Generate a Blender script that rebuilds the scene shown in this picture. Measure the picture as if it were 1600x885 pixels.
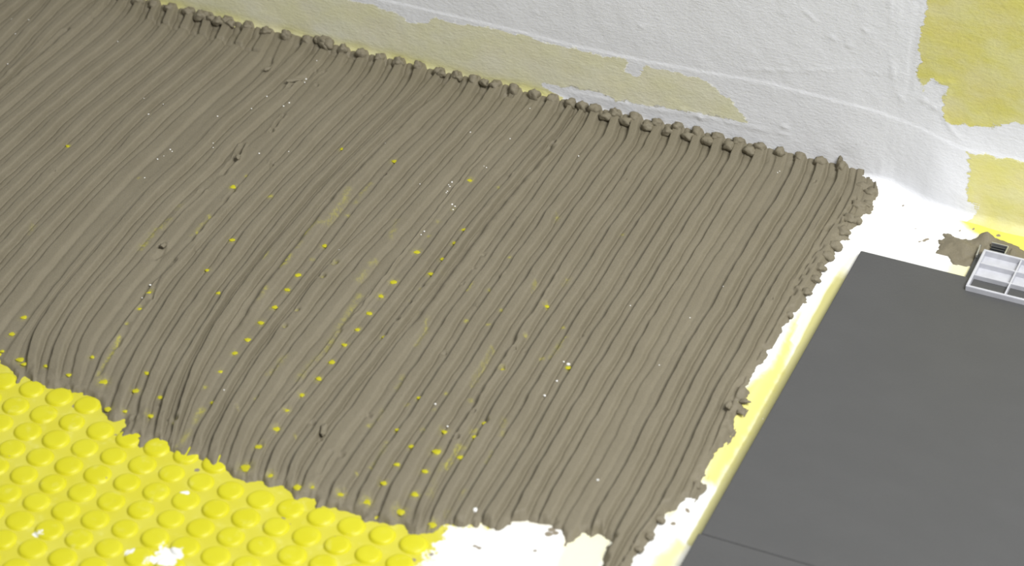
import bpy, bmesh, math, random
import numpy as np
from mathutils import Vector, Matrix

C = bpy.context.scene.collection
for o in list(bpy.data.objects): bpy.data.objects.remove(o)

# ------------------------------------------------------------------ camera
F_PX = 4200.0; PITCH = math.radians(37.0)
YAW = math.radians(23.67681)
CAM_H = 1.04494
head = np.array([-math.sin(YAW), math.cos(YAW), 0.0])
RIGHT = np.array([math.cos(YAW), math.sin(YAW), 0.0])
FWD = head * math.cos(PITCH) + np.array([0, 0, -math.sin(PITCH)])
UPV = head * math.sin(PITCH) + np.array([0, 0, math.cos(PITCH)])

def ray(x, y):
    return FWD + RIGHT * (x - 800.0) / F_PX - UPV * (y - 442.5) / F_PX
_d = ray(780, 130); _o = _d * (-CAM_H / _d[2])
CAM = np.array([-_o[0], -_o[1], CAM_H])
Y0 = -0.0085                                   # the plane of the wall

def g(x, y, z=0.0):
    """where the line of sight of a photo point meets the level z"""
    d = ray(x, y); t = (z - CAM[2]) / d[2]
    p = CAM + d * t
    return (float(p[0]), float(p[1]))
def w(x, y):
    """where it meets the wall"""
    d = ray(x, y); t = (Y0 - CAM[1]) / d[1]
    p = CAM + d * t
    return (float(p[0]), float(p[2]))

cam = bpy.data.cameras.new('camera'); co = bpy.data.objects.new('camera', cam); C.objects.link(co)
cam.sensor_width = 36.0; cam.lens = 36.0 * F_PX / 1600.0; cam.clip_start = 0.05
M = Matrix((RIGHT, UPV, -FWD)).transposed().to_4x4(); M.translation = Vector(CAM); co.matrix_world = M
cam.dof.use_dof = True; cam.dof.focus_distance = 1.80; cam.dof.aperture_fstop = 9.0
bpy.context.scene.camera = co

# ------------------------------------------------------------------ light
wd = bpy.data.worlds.new('room_light'); bpy.context.scene.world = wd; wd.use_nodes = True
bg = wd.node_tree.nodes['Background']; bg.inputs[0].default_value = (1.0, 1.0, 1.0, 1); bg.inputs[1].default_value = 0.36
def area(name, loc, target, sx, sy, power, col=(1, 1, 1)):
    l = bpy.data.lights.new(name, 'AREA'); l.shape = 'RECTANGLE'; l.size = sx; l.size_y = sy; l.energy = power; l.color = col
    o = bpy.data.objects.new(name, l); C.objects.link(o); o.location = loc
    o.rotation_euler = (Vector(target) - Vector(loc)).to_track_quat('-Z', 'Y').to_euler()
    return o
area('ceiling_lamp', (1.20, -0.75, 1.62), (0.1, -0.15, 0), 0.8, 0.8, 48.0, (1.0, 1.0, 0.99))
vs = bpy.context.scene.view_settings
vs.view_transform = 'Standard'; vs.look = 'None'; vs.gamma = 1.0; vs.use_curve_mapping = False; vs.exposure = 0.0

# ------------------------------------------------------------------ helpers
rng = np.random.default_rng(11); random.seed(11)

def vnoise(x, y, s, seed):
    """smooth value noise in -1..1 with cells of size s"""
    r = np.random.default_rng(seed); T = r.uniform(-1, 1, (257, 257))
    X = np.asarray(x) / s + 1000.3; Y = np.asarray(y) / s + 1000.7
    xi = np.floor(X).astype(int); yi = np.floor(Y).astype(int)
    fx = X - xi; fy = Y - yi; fx = fx * fx * (3 - 2 * fx); fy = fy * fy * (3 - 2 * fy)
    a = xi % 256; b = yi % 256
    return (T[a, b] * (1 - fx) + T[a + 1, b] * fx) * (1 - fy) + (T[a, b + 1] * (1 - fx) + T[a + 1, b + 1] * fx) * fy
def fbm(x, y, s, seed, n=3):
    o = 0; a = 1.0; t = 0
    for k in range(n):
        o = o + a * vnoise(x, y, s, seed + k); t += a; a *= 0.5; s *= 0.47
    return o / t
def grid_line(a, lo, hi, step):
    """grid positions, finer between lo and hi"""
    return np.concatenate([a[a < lo - step * 0.6], np.arange(lo, hi, step), a[a > hi + step * 0.2]])
def sstep(a, b, x):
    t = np.clip((x - a) / (b - a), 0, 1); return t * t * (3 - 2 * t)
def seg_dist(px, py, pts, closed=False):
    """distance to a polyline and the fraction along it"""
    best = np.full(px.shape, 1e9); frac = np.zeros(px.shape)
    P = [np.array(p, float) for p in pts]
    if closed: P = P + [P[0]]
    L = [np.linalg.norm(P[i + 1] - P[i]) for i in range(len(P) - 1)]; tot = sum(L) + 1e-12; acc = 0
    for i in range(len(P) - 1):
        a = P[i]; d = P[i + 1] - a; l2 = d @ d + 1e-18
        t = np.clip(((px - a[0]) * d[0] + (py - a[1]) * d[1]) / l2, 0, 1)
        q = np.hypot(px - a[0] - t * d[0], py - a[1] - t * d[1])
        m = q < best; best = np.where(m, q, best); frac = np.where(m, (acc + t * L[i]) / tot, frac); acc += L[i]
    return best, frac
def inside(px, py, pts):
    r = np.zeros(px.shape, bool); n = len(pts)
    for i in range(n):
        x0, y0 = pts[i]; x1, y1 = pts[(i + 1) % n]
        if y0 == y1: continue
        c = ((y0 > py) != (y1 > py)) & (px < (x1 - x0) * (py - y0) / (y1 - y0) + x0)
        r ^= c
    return r
def sdf(px, py, pts):
    """signed distance, positive inside"""
    d, _ = seg_dist(px, py, pts, True)
    return np.where(inside(px, py, pts), d, -d)
def box_near(px, py, pts, m):
    a = np.array(pts)
    return (px > a[:, 0].min() - m) & (px < a[:, 0].max() + m) & (py > a[:, 1].min() - m) & (py < a[:, 1].max() + m)

def link(name, me, mat=None, parent=None):
    o = bpy.data.objects.new(name, me); C.objects.link(o)
    if mat and not me.materials: me.materials.append(mat)
    if parent: o.parent = parent
    return o
def mesh_np(name, V, Fq, attrs=None, smooth=True):
    """a mesh from arrays of vertices and quads, with float attributes"""
    me = bpy.data.meshes.new(name)
    n = len(V); f = len(Fq)
    me.vertices.add(n); me.vertices.foreach_set('co', np.asarray(V, np.float32).ravel())
    me.loops.add(f * 4); me.loops.foreach_set('vertex_index', np.asarray(Fq, np.int32).ravel())
    me.polygons.add(f); me.polygons.foreach_set('loop_start', np.arange(0, f * 4, 4, dtype=np.int32))
    me.update(calc_edges=True); me.validate()
    if smooth: me.polygons.foreach_set('use_smooth', np.ones(len(me.polygons), bool))
    for k, v in (attrs or {}).items():
        a = me.attributes.new(k, 'FLOAT', 'POINT'); a.data.foreach_set('value', np.asarray(v, np.float32).ravel())
    return me
def bm_mesh(name, bm, smooth=False):
    bmesh.ops.recalc_face_normals(bm, faces=bm.faces)
    me = bpy.data.meshes.new(name); bm.to_mesh(me); bm.free()
    if smooth: me.polygons.foreach_set('use_smooth', np.ones(len(me.polygons), bool))
    return me
def grid_faces(nr, nc):
    i = np.arange(nr - 1)[:, None] * nc + np.arange(nc - 1)[None, :]
    return np.stack([i, i + 1, i + nc + 1, i + nc], -1).reshape(-1, 4)
def add_box(bm, c, s, rot=None, bev=0.0):
    r = bmesh.ops.create_cube(bm, size=1.0); vs_ = r['verts']
    for v in vs_:
        p = Vector((v.co.x * s[0], v.co.y * s[1], v.co.z * s[2]))
        if rot: p = rot @ p
        v.co = p + Vector(c)
    if bev:
        es = list({e for v in vs_ for e in v.link_edges})
        bmesh.ops.bevel(bm, geom=es, offset=bev, segments=2, affect='EDGES', profile=0.5)
def empty(name, loc, label, cat):
    o = bpy.data.objects.new(name, None); C.objects.link(o); o.location = loc; o['label'] = label; o['category'] = cat
    o.empty_display_size = 0.02
    return o

# ------------------------------------------------------------------ materials
def srgb(r, g_, b):
    f = lambda c: (c / 255 / 12.92 if c / 255 <= 0.04045 else ((c / 255 + 0.055) / 1.055) ** 2.4)
    return (f(r), f(g_), f(b), 1)
class NT:
    def __init__(s, name, rough=0.6, spec=0.3):
        s.m = bpy.data.materials.new(name); s.m.use_nodes = True; s.t = s.m.node_tree
        s.b = s.t.nodes['Principled BSDF']; s.b.inputs['Roughness'].default_value = rough
        s.b.inputs['Specular IOR Level'].default_value = spec
        s.pos = s.t.nodes.new('ShaderNodeNewGeometry').outputs['Position']
    def node(s, typ, **k):
        n = s.t.nodes.new(typ)
        for a, v in k.items(): setattr(n, a, v)
        return n
    def link(s, a, b): s.t.links.new(a, b)
    def noise(s, scale, detail=3, rough=0.55, vec=None):
        n = s.node('ShaderNodeTexNoise'); n.inputs['Scale'].default_value = scale; n.inputs['Detail'].default_value = detail
        n.inputs['Roughness'].default_value = rough; s.link(vec or s.pos, n.inputs['Vector']); return n.outputs['Fac']
    def stretch(s, sx, sy, sz, rot=0.0):
        n = s.node('ShaderNodeMapping'); n.inputs['Scale'].default_value = (sx, sy, sz); n.inputs['Rotation'].default_value = (0, 0, rot)
        s.link(s.pos, n.inputs['Vector']); return n.outputs[0]
    def math(s, op, a, b=None, c=None):
        n = s.node('ShaderNodeMath', operation=op)
        for i, v in enumerate((a, b, c)):
            if v is None: continue
            if isinstance(v, (int, float)): n.inputs[i].default_value = v
            else: s.link(v, n.inputs[i])
        return n.outputs[0]
    def ramp(s, v, a, b, lo=0.0, hi=1.0):
        n = s.node('ShaderNodeMapRange', interpolation_type='SMOOTHSTEP'); s.link(v, n.inputs[0])
        n.inputs[1].default_value = a; n.inputs[2].default_value = b; n.inputs[3].default_value = lo; n.inputs[4].default_value = hi
        return n.outputs[0]
    def attr(s, name): return s.node('ShaderNodeAttribute', attribute_name=name).outputs['Fac']
    def mix(s, f, a, b):
        n = s.node('ShaderNodeMix', data_type='RGBA')
        for i, v in ((0, f), (6, a), (7, b)):
            if isinstance(v, (int, float)): n.inputs[i].default_value = v
            elif isinstance(v, tuple): n.inputs[i].default_value = v
            else: s.link(v, n.inputs[i])
        return n.outputs[2]
    def color(s, c):
        if isinstance(c, tuple): s.b.inputs['Base Color'].default_value = c
        else: s.link(c, s.b.inputs['Base Color'])
        return s
    def bump(s, h, dist, strength=1.0):
        n = s.node('ShaderNodeBump'); n.inputs['Distance'].default_value = dist; n.inputs['Strength'].default_value = strength
        s.link(h, n.inputs['Height']); s.link(n.outputs[0], s.b.inputs['Normal']); return s

MORTAR = srgb(137, 127, 109); YEL = srgb(226, 220, 30); YELPALE = srgb(236, 232, 120)
WHITE = (0.80, 0.80, 0.795, 1); FLOORWHITE = (0.86, 0.86, 0.845, 1)

def make_mortar():
    n = NT('tile_adhesive', 0.62, 0.30)
    base = n.mix(n.ramp(n.noise(28, 3), 0.3, 0.7), srgb(121, 114, 96), srgb(125, 118, 100))
    base = n.mix(n.ramp(n.noise(1500, 2), 0.3, 0.7, 0.0, 0.35), base, srgb(108, 101, 83))
    y = n.attr('yellow')
    m = n.math('MULTIPLY', y, n.ramp(n.noise(420, 4, 0.65), 0.38, 0.6, 0.1, 1.0))
    n.color(n.mix(m, base, srgb(182, 176, 36)))
    n.bump(n.math('ADD', n.noise(900, 3), n.math('MULTIPLY', n.noise(230, 2), 1.2)), 0.00035, 0.8)
    return n.m
def make_wall():
    n = NT('skim_plaster', 0.55, 0.3)
    wob = n.math('MULTIPLY', n.math('SUBTRACT', n.noise(90, 5, 0.65), 0.5), 0.012)
    st = n.math('MULTIPLY', n.math('SUBTRACT', n.noise(1.0, 4, 0.6, n.stretch(60, 60, 420)), 0.5), 0.007)
    s = n.math('ADD', n.math('ADD', n.attr('patch'), wob), st)
    edge = n.ramp(s, -0.0004, 0.0009)
    thin = n.ramp(n.noise(1.0, 4, 0.6, n.stretch(34, 34, 60)), 0.30, 0.70, 0.80, 1.0)
    f = n.math('MULTIPLY', n.math('MULTIPLY', edge, n.attr('strength')), thin)
    white = n.mix(n.noise(22, 3), (0.745, 0.755, 0.785, 1), (0.77, 0.78, 0.81, 1))
    yel = n.mix(n.ramp(n.noise(45, 3), 0.3, 0.7), srgb(208, 198, 88), srgb(206, 199, 62))
    c = n.mix(f, white, yel)
    spk = n.ramp(n.attr('speck'), 0.3, 0.6)
    n.color(n.mix(spk, c, MORTAR))
    h = n.math('ADD', n.noise(1.0, 4, 0.6, n.stretch(260, 260, 620)), n.math('MULTIPLY', n.noise(90, 5, 0.65), 1.6))
    h = n.math('SUBTRACT', h, n.math('MULTIPLY', edge, 0.5))
    n.bump(h, 0.0006, 0.5)
    return n.m
def make_floor():
    n = NT('primed_screed', 0.5, 0.3)
    s = n.math('ADD', n.attr('patch'), n.math('MULTIPLY', n.math('SUBTRACT', n.noise(110, 5, 0.65), 0.5), 0.006))
    f = n.math('MULTIPLY', n.ramp(s, -0.003, 0.003), n.attr('strength'))
    c = n.mix(f, FLOORWHITE, srgb(226, 216, 84))
    ol = n.ramp(n.math('ADD', n.attr('edge_shade'), n.math('MULTIPLY', n.math('SUBTRACT', n.noise(70, 4), 0.5), 0.5)), 0.2, 0.75, 0.0, 0.85)
    c = n.mix(ol, c, srgb(180, 174, 98))  # olive tone standing in for shade on the strip beside the tiles
    spk = n.ramp(n.attr('speck'), 0.3, 0.6)
    n.color(n.mix(spk, c, MORTAR)); n.bump(n.noise(180, 4), 0.0006, 0.5)
    return n.m
def make_mat(withattr):
    n = NT('yellow_polythene' if withattr else 'yellow_stud_polythene', 0.42, 0.4)
    c = n.mix(n.ramp(n.noise(30, 3), 0.3, 0.7), srgb(199, 192, 46), srgb(202, 196, 68)) if withattr else \
        n.mix(n.ramp(n.noise(40, 3), 0.3, 0.7), srgb(200, 194, 18), srgb(204, 199, 32))
    dust = n.ramp(n.noise(120, 4, 0.6), 0.55, 0.78, 0.0, 0.55)
    c = n.mix(dust, c, srgb(214, 209, 110))
    # plaster splashes, stuck where they fell
    def splash(center, rad, amp):
        d = n.node('ShaderNodeVectorMath', operation='DISTANCE'); n.link(n.pos, d.inputs[0]); d.inputs[1].default_value = (center[0], center[1], 0)
        return n.ramp(n.math('ADD', d.outputs['Value'], n.math('MULTIPLY', n.math('SUBTRACT', n.noise(140, 5, 0.65), 0.5), amp)), rad * 0.75, rad, 1.0, 0.0)
    for (px, py, r, a) in ((258, 876, 0.010, 0.03), (63, 836, 0.0035, 0.01), (288, 775, 0.003, 0.01), (202, 868, 0.004, 0.012)):
        c = n.mix(splash(g(px, py), r, a), c, (0.85, 0.85, 0.82, 1))
    if withattr:
        s = n.math('ADD', n.attr('white'), n.math('MULTIPLY', n.math('SUBTRACT', n.noise(95, 6, 0.7), 0.5), 0.034))
        wm = n.ramp(s, -0.001, 0.002)
        cream = n.mix(n.attr('cream'), (0.86, 0.86, 0.855, 1), srgb(226, 212, 150))
        c = n.mix(wm, c, cream)
    spk = n.ramp(n.noise(260, 2, 0.5), 0.765, 0.80, 0.0, 0.8)
    c = n.mix(spk, c, MORTAR)
    if withattr:
        c = n.mix(n.ramp(n.attr('speck'), 0.3, 0.6), c, MORTAR)
    n.color(c); n.bump(n.noise(300, 3), 0.0003, 0.4)
    return n.m
def make_tile():
    n = NT('grey_porcelain', 0.48, 0.35)
    c = n.mix(n.ramp(n.noise(1.0, 4, 0.6, n.stretch(22, 40, 22, 0.5)), 0.35, 0.7), srgb(80, 80, 80), srgb(82, 82, 82))
    c = n.mix(n.ramp(n.noise(900, 2), 0.35, 0.7, 0.0, 0.25), c, srgb(74, 74, 74))
    n.color(c); n.bump(n.noise(420, 4, 0.6), 0.00025, 0.5); return n.m
def plain(name, col, rough=0.5, spec=0.4, metal=0.0, bump=0.0):
    n = NT(name, rough, spec); n.b.inputs['Metallic'].default_value = metal
    d = tuple(c * 0.9 for c in col[:3]) + (1,)
    n.color(n.mix(n.ramp(n.noise(160, 3), 0.35, 0.7), d, col))
    if bump: n.bump(n.noise(500, 3), bump, 0.6)
    return n.m
M_MORTAR = make_mortar(); M_WALL = make_wall(); M_FLOOR = make_floor(); M_MAT = make_mat(True); M_STUD = make_mat(False); M_TILE = make_tile()
M_TIP = plain('smeared_yellow_polythene', srgb(186, 180, 26), 0.45)
M_PLASTIC = plain('grey_plastic', srgb(196, 197, 203), 0.4, 0.45)
M_STEEL = plain('dull_steel', srgb(92, 94, 98), 0.35, 0.5, 0.7)
M_BRIGHT = plain('bright_steel', srgb(200, 200, 198), 0.3, 0.5, 0.8)
M_GRIT = plain('white_grit', (0.85, 0.85, 0.82, 1), 0.5)

# ------------------------------------------------------------------ setting: floor
TE0 = g(1345, 391, 0.003); TE1 = g(1095, 833, 0.003)
EDGE_U = TE0[0] - 0.0005                        # left edge line of the tiles
us = np.arange(-0.75, 1.10, 0.006); us = grid_line(us, 0.15, 0.46, 0.0013)
vv = np.arange(-1.25, Y0 + 0.004, 0.008); vv = grid_line(vv, -0.50, Y0 + 0.003, 0.0016)
U, V = np.meshgrid(us, vv)
fall = sstep(TE0[1] + 0.004, TE0[1] - 0.16, V) * 0.0075 + 0.0010 * sstep(TE0[1] + 0.010, TE0[1] - 0.01, V)
edge_line = EDGE_U - 0.0135 - 0.003 * sstep(TE0[1], TE0[1] - 0.12, V) + 0.0006 * vnoise(U * 0, V, 0.03, 3)
Z = -fall * sstep(0.0, 0.0105, U - edge_line) + 0.0004 * fbm(U, V, 0.03, 5)
rid = np.exp(-((U - edge_line + 0.0015) / 0.004) ** 2); Z += 0.0006 * rid * sstep(TE0[1] + 0.03, TE0[1], V)
patch = np.full(U.shape, -1.0); strength = np.zeros(U.shape)
def paint(polys, st, fn, px, py, patch, strength):
    for pl in polys:
        d = sdf(px, py, [fn(*q) for q in pl])
        strength[:] = np.where(d > patch, st, strength); patch[:] = np.maximum(patch, d)
paint([[(1252, 488), (1238, 535), (1224, 572), (1198, 620), (1180, 648), (1152, 698), (1122, 744), (1092, 756), (1120, 690), (1146, 645), (1160, 612), (1185, 590), (1205, 570), (1222, 535), (1240, 500)]], 0.80, g, U, V, patch, strength)
paint([[(1300, 460), (1335, 400), (1325, 400), (1262, 475), (1230, 530), (1250, 530)]], 0.30, g, U, V, patch, strength)
paint([[(1060, 835), (1074, 838), (1040, 890), (1005, 900), (1025, 870)]], 0.62, g, U, V, patch, strength)
paint([[(1345, 305), (1385, 300), (1395, 340), (1350, 372), (1325, 395), (1330, 360)]], 0.10, g, U, V, patch, strength)
paint([[(1500, 345), (1530, 338), (1560, 345), (1640, 380), (1640, 410), (1590, 395), (1540, 375), (1515, 360)]], 0.95, g, U, V, patch, strength)
paint([[(1485, 412), (1520, 414), (1525, 440), (1480, 430)]], 0.45, g, U, V, patch, strength)
paint([[(868, 880), (880, 852), (898, 838), (915, 826), (925, 834), (960, 838), (950, 862), (935, 895), (900, 980), (850, 990)]], 0.36, g, U, V, patch, strength)
paint([[(1030, 795), (1052, 790), (1060, 800), (1045, 812)]], 0.4, g, U, V, patch, strength)
speck = np.zeros(U.shape)
def specks(lst, fn, px, py, arr):
    for (x, y, r) in lst:
        c = fn(x, y); r = r * 0.72; arr[:] = np.maximum(arr, np.exp(-(np.hypot(px - c[0], py - c[1]) / r) ** 2))
specks([(1411, 322, .0016), (1074, 797, .0024), (1052, 820, .0026), (1444, 376, .002), (1449, 374, .002), (1521, 358, .0018), (1560, 368, .0024), (1500, 360, .0015), (1436, 378, .0015), (1430, 357, .0012), (1365, 268, .0012)], g, U, V, speck)
edge_shade = sstep(EDGE_U - 0.0100, EDGE_U - 0.0060, U) * sstep(TE0[1] + 0.002, TE0[1] - 0.05, V) * sstep(TE1[1] - 0.004, TE1[1] + 0.002, V)  # shaded side strip left of the tiles, its shade painted into the floor colour
me = mesh_np('floor', np.stack([U, V, Z], -1).reshape(-1, 3), grid_faces(*U.shape), {'patch': patch, 'strength': strength, 'speck': speck, 'edge_shade': edge_shade})
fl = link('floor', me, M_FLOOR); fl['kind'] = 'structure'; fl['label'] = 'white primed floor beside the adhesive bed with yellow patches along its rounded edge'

# ------------------------------------------------------------------ setting: wall
us = np.arange(-0.75, 1.10, 0.006); us = grid_line(us, -0.33, 0.52, 0.002)
n_arc = 10; zs_ = np.unique(np.concatenate([np.arange(0.012, 0.17, 0.0011), np.arange(0.17, 1.2, 0.03)]))
nr = n_arc + len(zs_)
Rc = 0.0085 - 0.0035 * sstep(0.05, 0.13, us) + 0.002 * vnoise(us, us * 0, 0.03, 9)
Yw = np.zeros((nr, len(us))); Zw = np.zeros((nr, len(us)))
for k in range(n_arc):
    a = (math.pi / 2) * max(k - 1, 0) / (n_arc - 2)
    Yw[k] = Y0 - Rc * (1 - math.sin(a)) - (0.003 if k == 0 else 0); Zw[k] = -0.0012 if k == 0 else 0.0004 + Rc * (1 - math.cos(a))
for k, z in enumerate(zs_):
    Yw[n_arc + k] = Y0; Zw[n_arc + k] = z + np.maximum(0, Rc - 0.0105) * np.exp(-(z - 0.012) / 0.012)
Uw = np.broadcast_to(us, Yw.shape).copy()
# the plaster swells out over the floor towards the right
_b = [g(x, y) for x, y in ((1352, 272), (1412, 292), (1440, 312), (1475, 331), (1520, 341), (1600, 362), (1800, 412))]
BU = np.array([0.262] + [q[0] for q in _b]); BV = np.array([0.0] + [max(0.0, Y0 - q[1]) for q in _b]); BS = np.interp(us, BU, BV); BS = sum(np.interp(us + o_, BU, BV) for o_ in (-0.014, -0.007, 0, 0.007, 0.014)) / 5
bul = np.zeros(Yw.shape)
def wline(pts, wid, h, jit=0.0, seed=1):
    P = [w(*q) for q in pts]; m = box_near(Uw, Zw, P, wid * 4)
    if not m.any(): return
    d, f = seg_dist(Uw[m], Zw[m], P)
    k = 1.0 + jit * vnoise(Uw[m], Zw[m], 0.006, seed)
    fade = sstep(0, 0.05, f) * sstep(1, 0.95, f)
    bul[m] += h * np.exp(-(d / wid) ** 2) * k * fade
def wstep(pts, h, wid):
    """a lap: everything above the line stands proud by h"""
    P = np.array([w(*q) for q in pts]); zl = np.interp(us, P[:, 0], P[:, 1])
    bul[:] += h * sstep(-wid, wid, Zw - zl[None, :])
J = [(560, -12), (600, 0), (700, 23), (800, 46), (900, 72), (1020, 98), (1125, 117), (1200, 130), (1290, 153), (1362, 172), (1440, 200), (1505, 227), (1600, 246), (1700, 270)]
wstep(J, -0.0004, 0.0006)
wline([(1393, -20), (1392, 40), (1391, 70), (1393, 95), (1394, 118), (1404, 150), (1416, 165)], 0.0011, 0.0005, 1.0, 6)
wline([(1404, -20), (1403, 30), (1404, 60)], 0.0009, 0.00035, 1.0, 7)
wline([(1438, -20), (1433, 30), (1424, 90), (1417, 150)], 0.0009, -0.00045, 0.2, 8)
wline([(1458, 122), (1470, 132), (1485, 128), (1480, 150), (1468, 160), (1476, 185), (1490, 205), (1505, 216)], 0.0011, 0.0005, 0.3, 9)
wline([(1248, 10), (1262, 22), (1276, 36)], 0.0009, 0.0004, 0.6, 10)
wline([(1150, 108), (1250, 112), (1330, 108), (1380, 116)], 0.0016, 0.0002, 0.9, 12)
wline([(880, 142), (930, 152), (1000, 168), (1080, 180), (1160, 196), (1240, 212)], 0.0018, 0.00022, 1.0, 13)
wline([(1412, 292), (1425, 302), (1440, 310)], 0.0016, 0.0012, 0.3, 14)
wline([(1440, 312), (1475, 330), (1520, 338), (1540, 325)], 0.003, 0.0008, 0.9, 15)
for (x, y, r, h) in ((1352, 48, .0018, .0011), (1226, 198, .0022, .0014), (1094, 184, .0020, .0013), (1067, 172, .002, .0013), (1090, 178, .0018, .001), (1460, 168, .003, .0012), (1444, 158, .003, .0010),
                     (836, 20, .002, .0008), (1002, 42, .002, .0008), (1225, 22, .002, .0008), (1300, 60, .003, .0007), (1326, 72, .003, .0007)):
    c = w(x, y); bul += 0.6 * h * np.exp(-(np.hypot(Uw - c[0], Zw - c[1]) / (0.75 * r)) ** 2)
bul += 0.0008 * fbm(Uw, Zw, 0.08, 21) + 0.00010 * fbm(Uw, Zw, 0.012, 23, 2) + 0.0005 * vnoise(Uw, Zw, 0.012, 25) * sstep(0.035, 0.008, Zw) * sstep(0.1, 0.3, Uw)
Yw = Yw - bul * sstep(0, 0.004, Zw) - BS * np.exp(-(Zw / 0.040) ** 2)
patch = np.full(Uw.shape, -1.0); strength = np.zeros(Uw.shape)
A_ = [(-420, -190), (200, -40), (420, -30), (560, 2), (600, 14), (622, 20), (640, 34), (665, 38), (680, 28), (720, 36), (780, 46), (850, 64), (910, 80), (975, 94), (978, 112), (992, 118), (1010, 103),
      (1060, 112), (1100, 126), (1130, 146), (1150, 165), (1168, 192), (1120, 182), (1050, 170), (990, 162), (930, 146), (885, 136), (850, 134), (900, 165), (860, 185), (700, 160), (400, 90), (-300, -60)]
paint([A_], 0.46, w, Uw, Zw, patch, strength)
B_ = [(1442, -60), (1446, 15), (1441, 40), (1436, 62), (1434, 95), (1432, 122), (1440, 148), (1446, 134), (1457, 124), (1484, 136), (1470, 156), (1474, 182), (1490, 193), (1530, 196), (1560, 194), (1600, 190), (1700, 205), (1760, -60)]
paint([B_], 0.86, w, Uw, Zw, patch, strength)
C_ = [(1513, 231), (1519, 255), (1521, 285), (1524, 298), (1540, 302), (1531, 316), (1522, 328), (1600, 400), (1720, 420), (1720, 280), (1600, 248)]
paint([C_], 0.8, w, Uw, Zw, patch, strength)
strength = np.where((strength > 0.3) & (Uw < 0.12), strength + 0.26 * sstep(0.016, 0.007, Zw), strength)
strength *= 1.0 - 0.25 * sstep(0.2, 0.8, fbm(Uw, Zw, 0.03, 61)) 
speck = np.zeros(Uw.shape)
specks([(1336, 226, .0013), (1345, 258, .0012), (1348, 262, .0012), (1358, 268, .001), (1362, 270, .001), (938, 161, .001), (944, 162, .001), (1320, 252, .001), (1322, 250, .001)], w, Uw, Zw, speck)
me = mesh_np('wall_back', np.stack([Uw, Yw, Zw], -1).reshape(-1, 3), grid_faces(*Uw.shape)[:, ::-1], {'patch': patch, 'strength': strength, 'speck': speck})
wl = link('wall_back', me, M_WALL); wl['kind'] = 'structure'; wl['label'] = 'white skim-plastered wall with patches of yellow sealing coat above the floor'

# ------------------------------------------------------------------ yellow studded mat
mat = empty('studded_mat', (-0.1, -0.45, 0), 'yellow plastic uncoupling mat with round studs, front left of the adhesive', 'mat')
us = grid_line(np.arange(-0.72, 0.235, 0.006), -0.25, 0.228, 0.0014); vv = grid_line(np.arange(-1.2, Y0 - 0.006, 0.008), -0.58, -0.31, 0.0014)
U, V = np.meshgrid(us, vv)
W_ = [(688, 845), (700, 826), (730, 818), (760, 826), (800, 812), (860, 818), (930, 828), (1000, 820), (1060, 760), (1200, 700), (1120, 1000), (900, 1400), (640, 1400), (610, 1000), (640, 900), (668, 876)]
wsd = sdf(U, V, [g(*q) for q in W_])
cr = np.maximum(sstep(-0.002, 0.004, sdf(U, V, [g(*q) for q in [(872, 870), (885, 846), (915, 828), (960, 840), (935, 890), (900, 960), (850, 960)]])), 0.35 * sstep(0.4, 0.9, fbm(U, V, 0.02, 77) + 0.5) * sstep(0.01, 0.0, wsd))
spk = np.zeros(U.shape)
specks([(83, 627, .0038), (118, 637, .003), (742, 858, .002), (749, 861, .002), (674, 869, .0022), (646, 878, .0025), (862, 832, .0035), (857, 840, .0035), (868, 838, .003), (880, 852, .0025), (40, 616, .003), (181, 682, .0012), (185, 690, .0012), (192, 696, .0012), (200, 697, .0012), (208, 694, .001), (225, 700, .0011), (232, 706, .0012), (240, 709, .0013), (250, 708, .0012), (272, 718, .0012), (282, 724, .0014), (295, 725, .0014), (305, 722, .0012), (316, 729, .0012), (326, 735, .0014), (340, 738, .0014), (352, 735, .0012), (578, 842, .0009), (584, 848, .001), (592, 850, .001), (600, 849, .0009), (700, 838, .0011), (694, 832, .001), (155, 673, .001), (158, 671, .0012), (140, 680, .001), (836, 866, .002), (308, 737, .0025), (443, 812, .0022)], g, U, V, spk)
Zm = 0.0010 + 0.0003 * fbm(U, V, 0.02, 31) + 0.0012 * sstep(0, 0.012, wsd) + 0.0005 * fbm(U, V, 0.012, 35) * sstep(0, 0.012, wsd)
Zm[:, -1] = -0.0008; Zm[:, -2] -= 0.0003
me = mesh_np('sheet', np.stack([U, V, Zm], -1).reshape(-1, 3) - np.array([-0.1, -0.45, 0]), grid_faces(*U.shape), {'white': wsd, 'cream': cr, 'speck': spk})
link('sheet', me, M_MAT, mat)
# stud: a low cup with a soft rim
def lathe(name, prof, n=22):
    bm = bmesh.new(); rings = []
    for (r, z) in prof:
        rings.append([bm.verts.new((r * math.cos(2 * math.pi * k / n), r * math.sin(2 * math.pi * k / n), z)) for k in range(n)])
    for a, b in zip(rings[:-1], rings[1:]):
        for k in range(n): bm.faces.new((a[k], a[(k + 1) % n], b[(k + 1) % n], b[k]))
    bm.faces.new(rings[-1])
    return bm_mesh(name, bm, True)
stud_me = lathe('stud', [(0.0086, -0.0004), (0.0081, 0.0002), (0.0077, 0.0008), (0.0073, 0.00125), (0.0065, 0.00155), (0.0050, 0.0017), (0.0025, 0.00174)])
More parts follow.
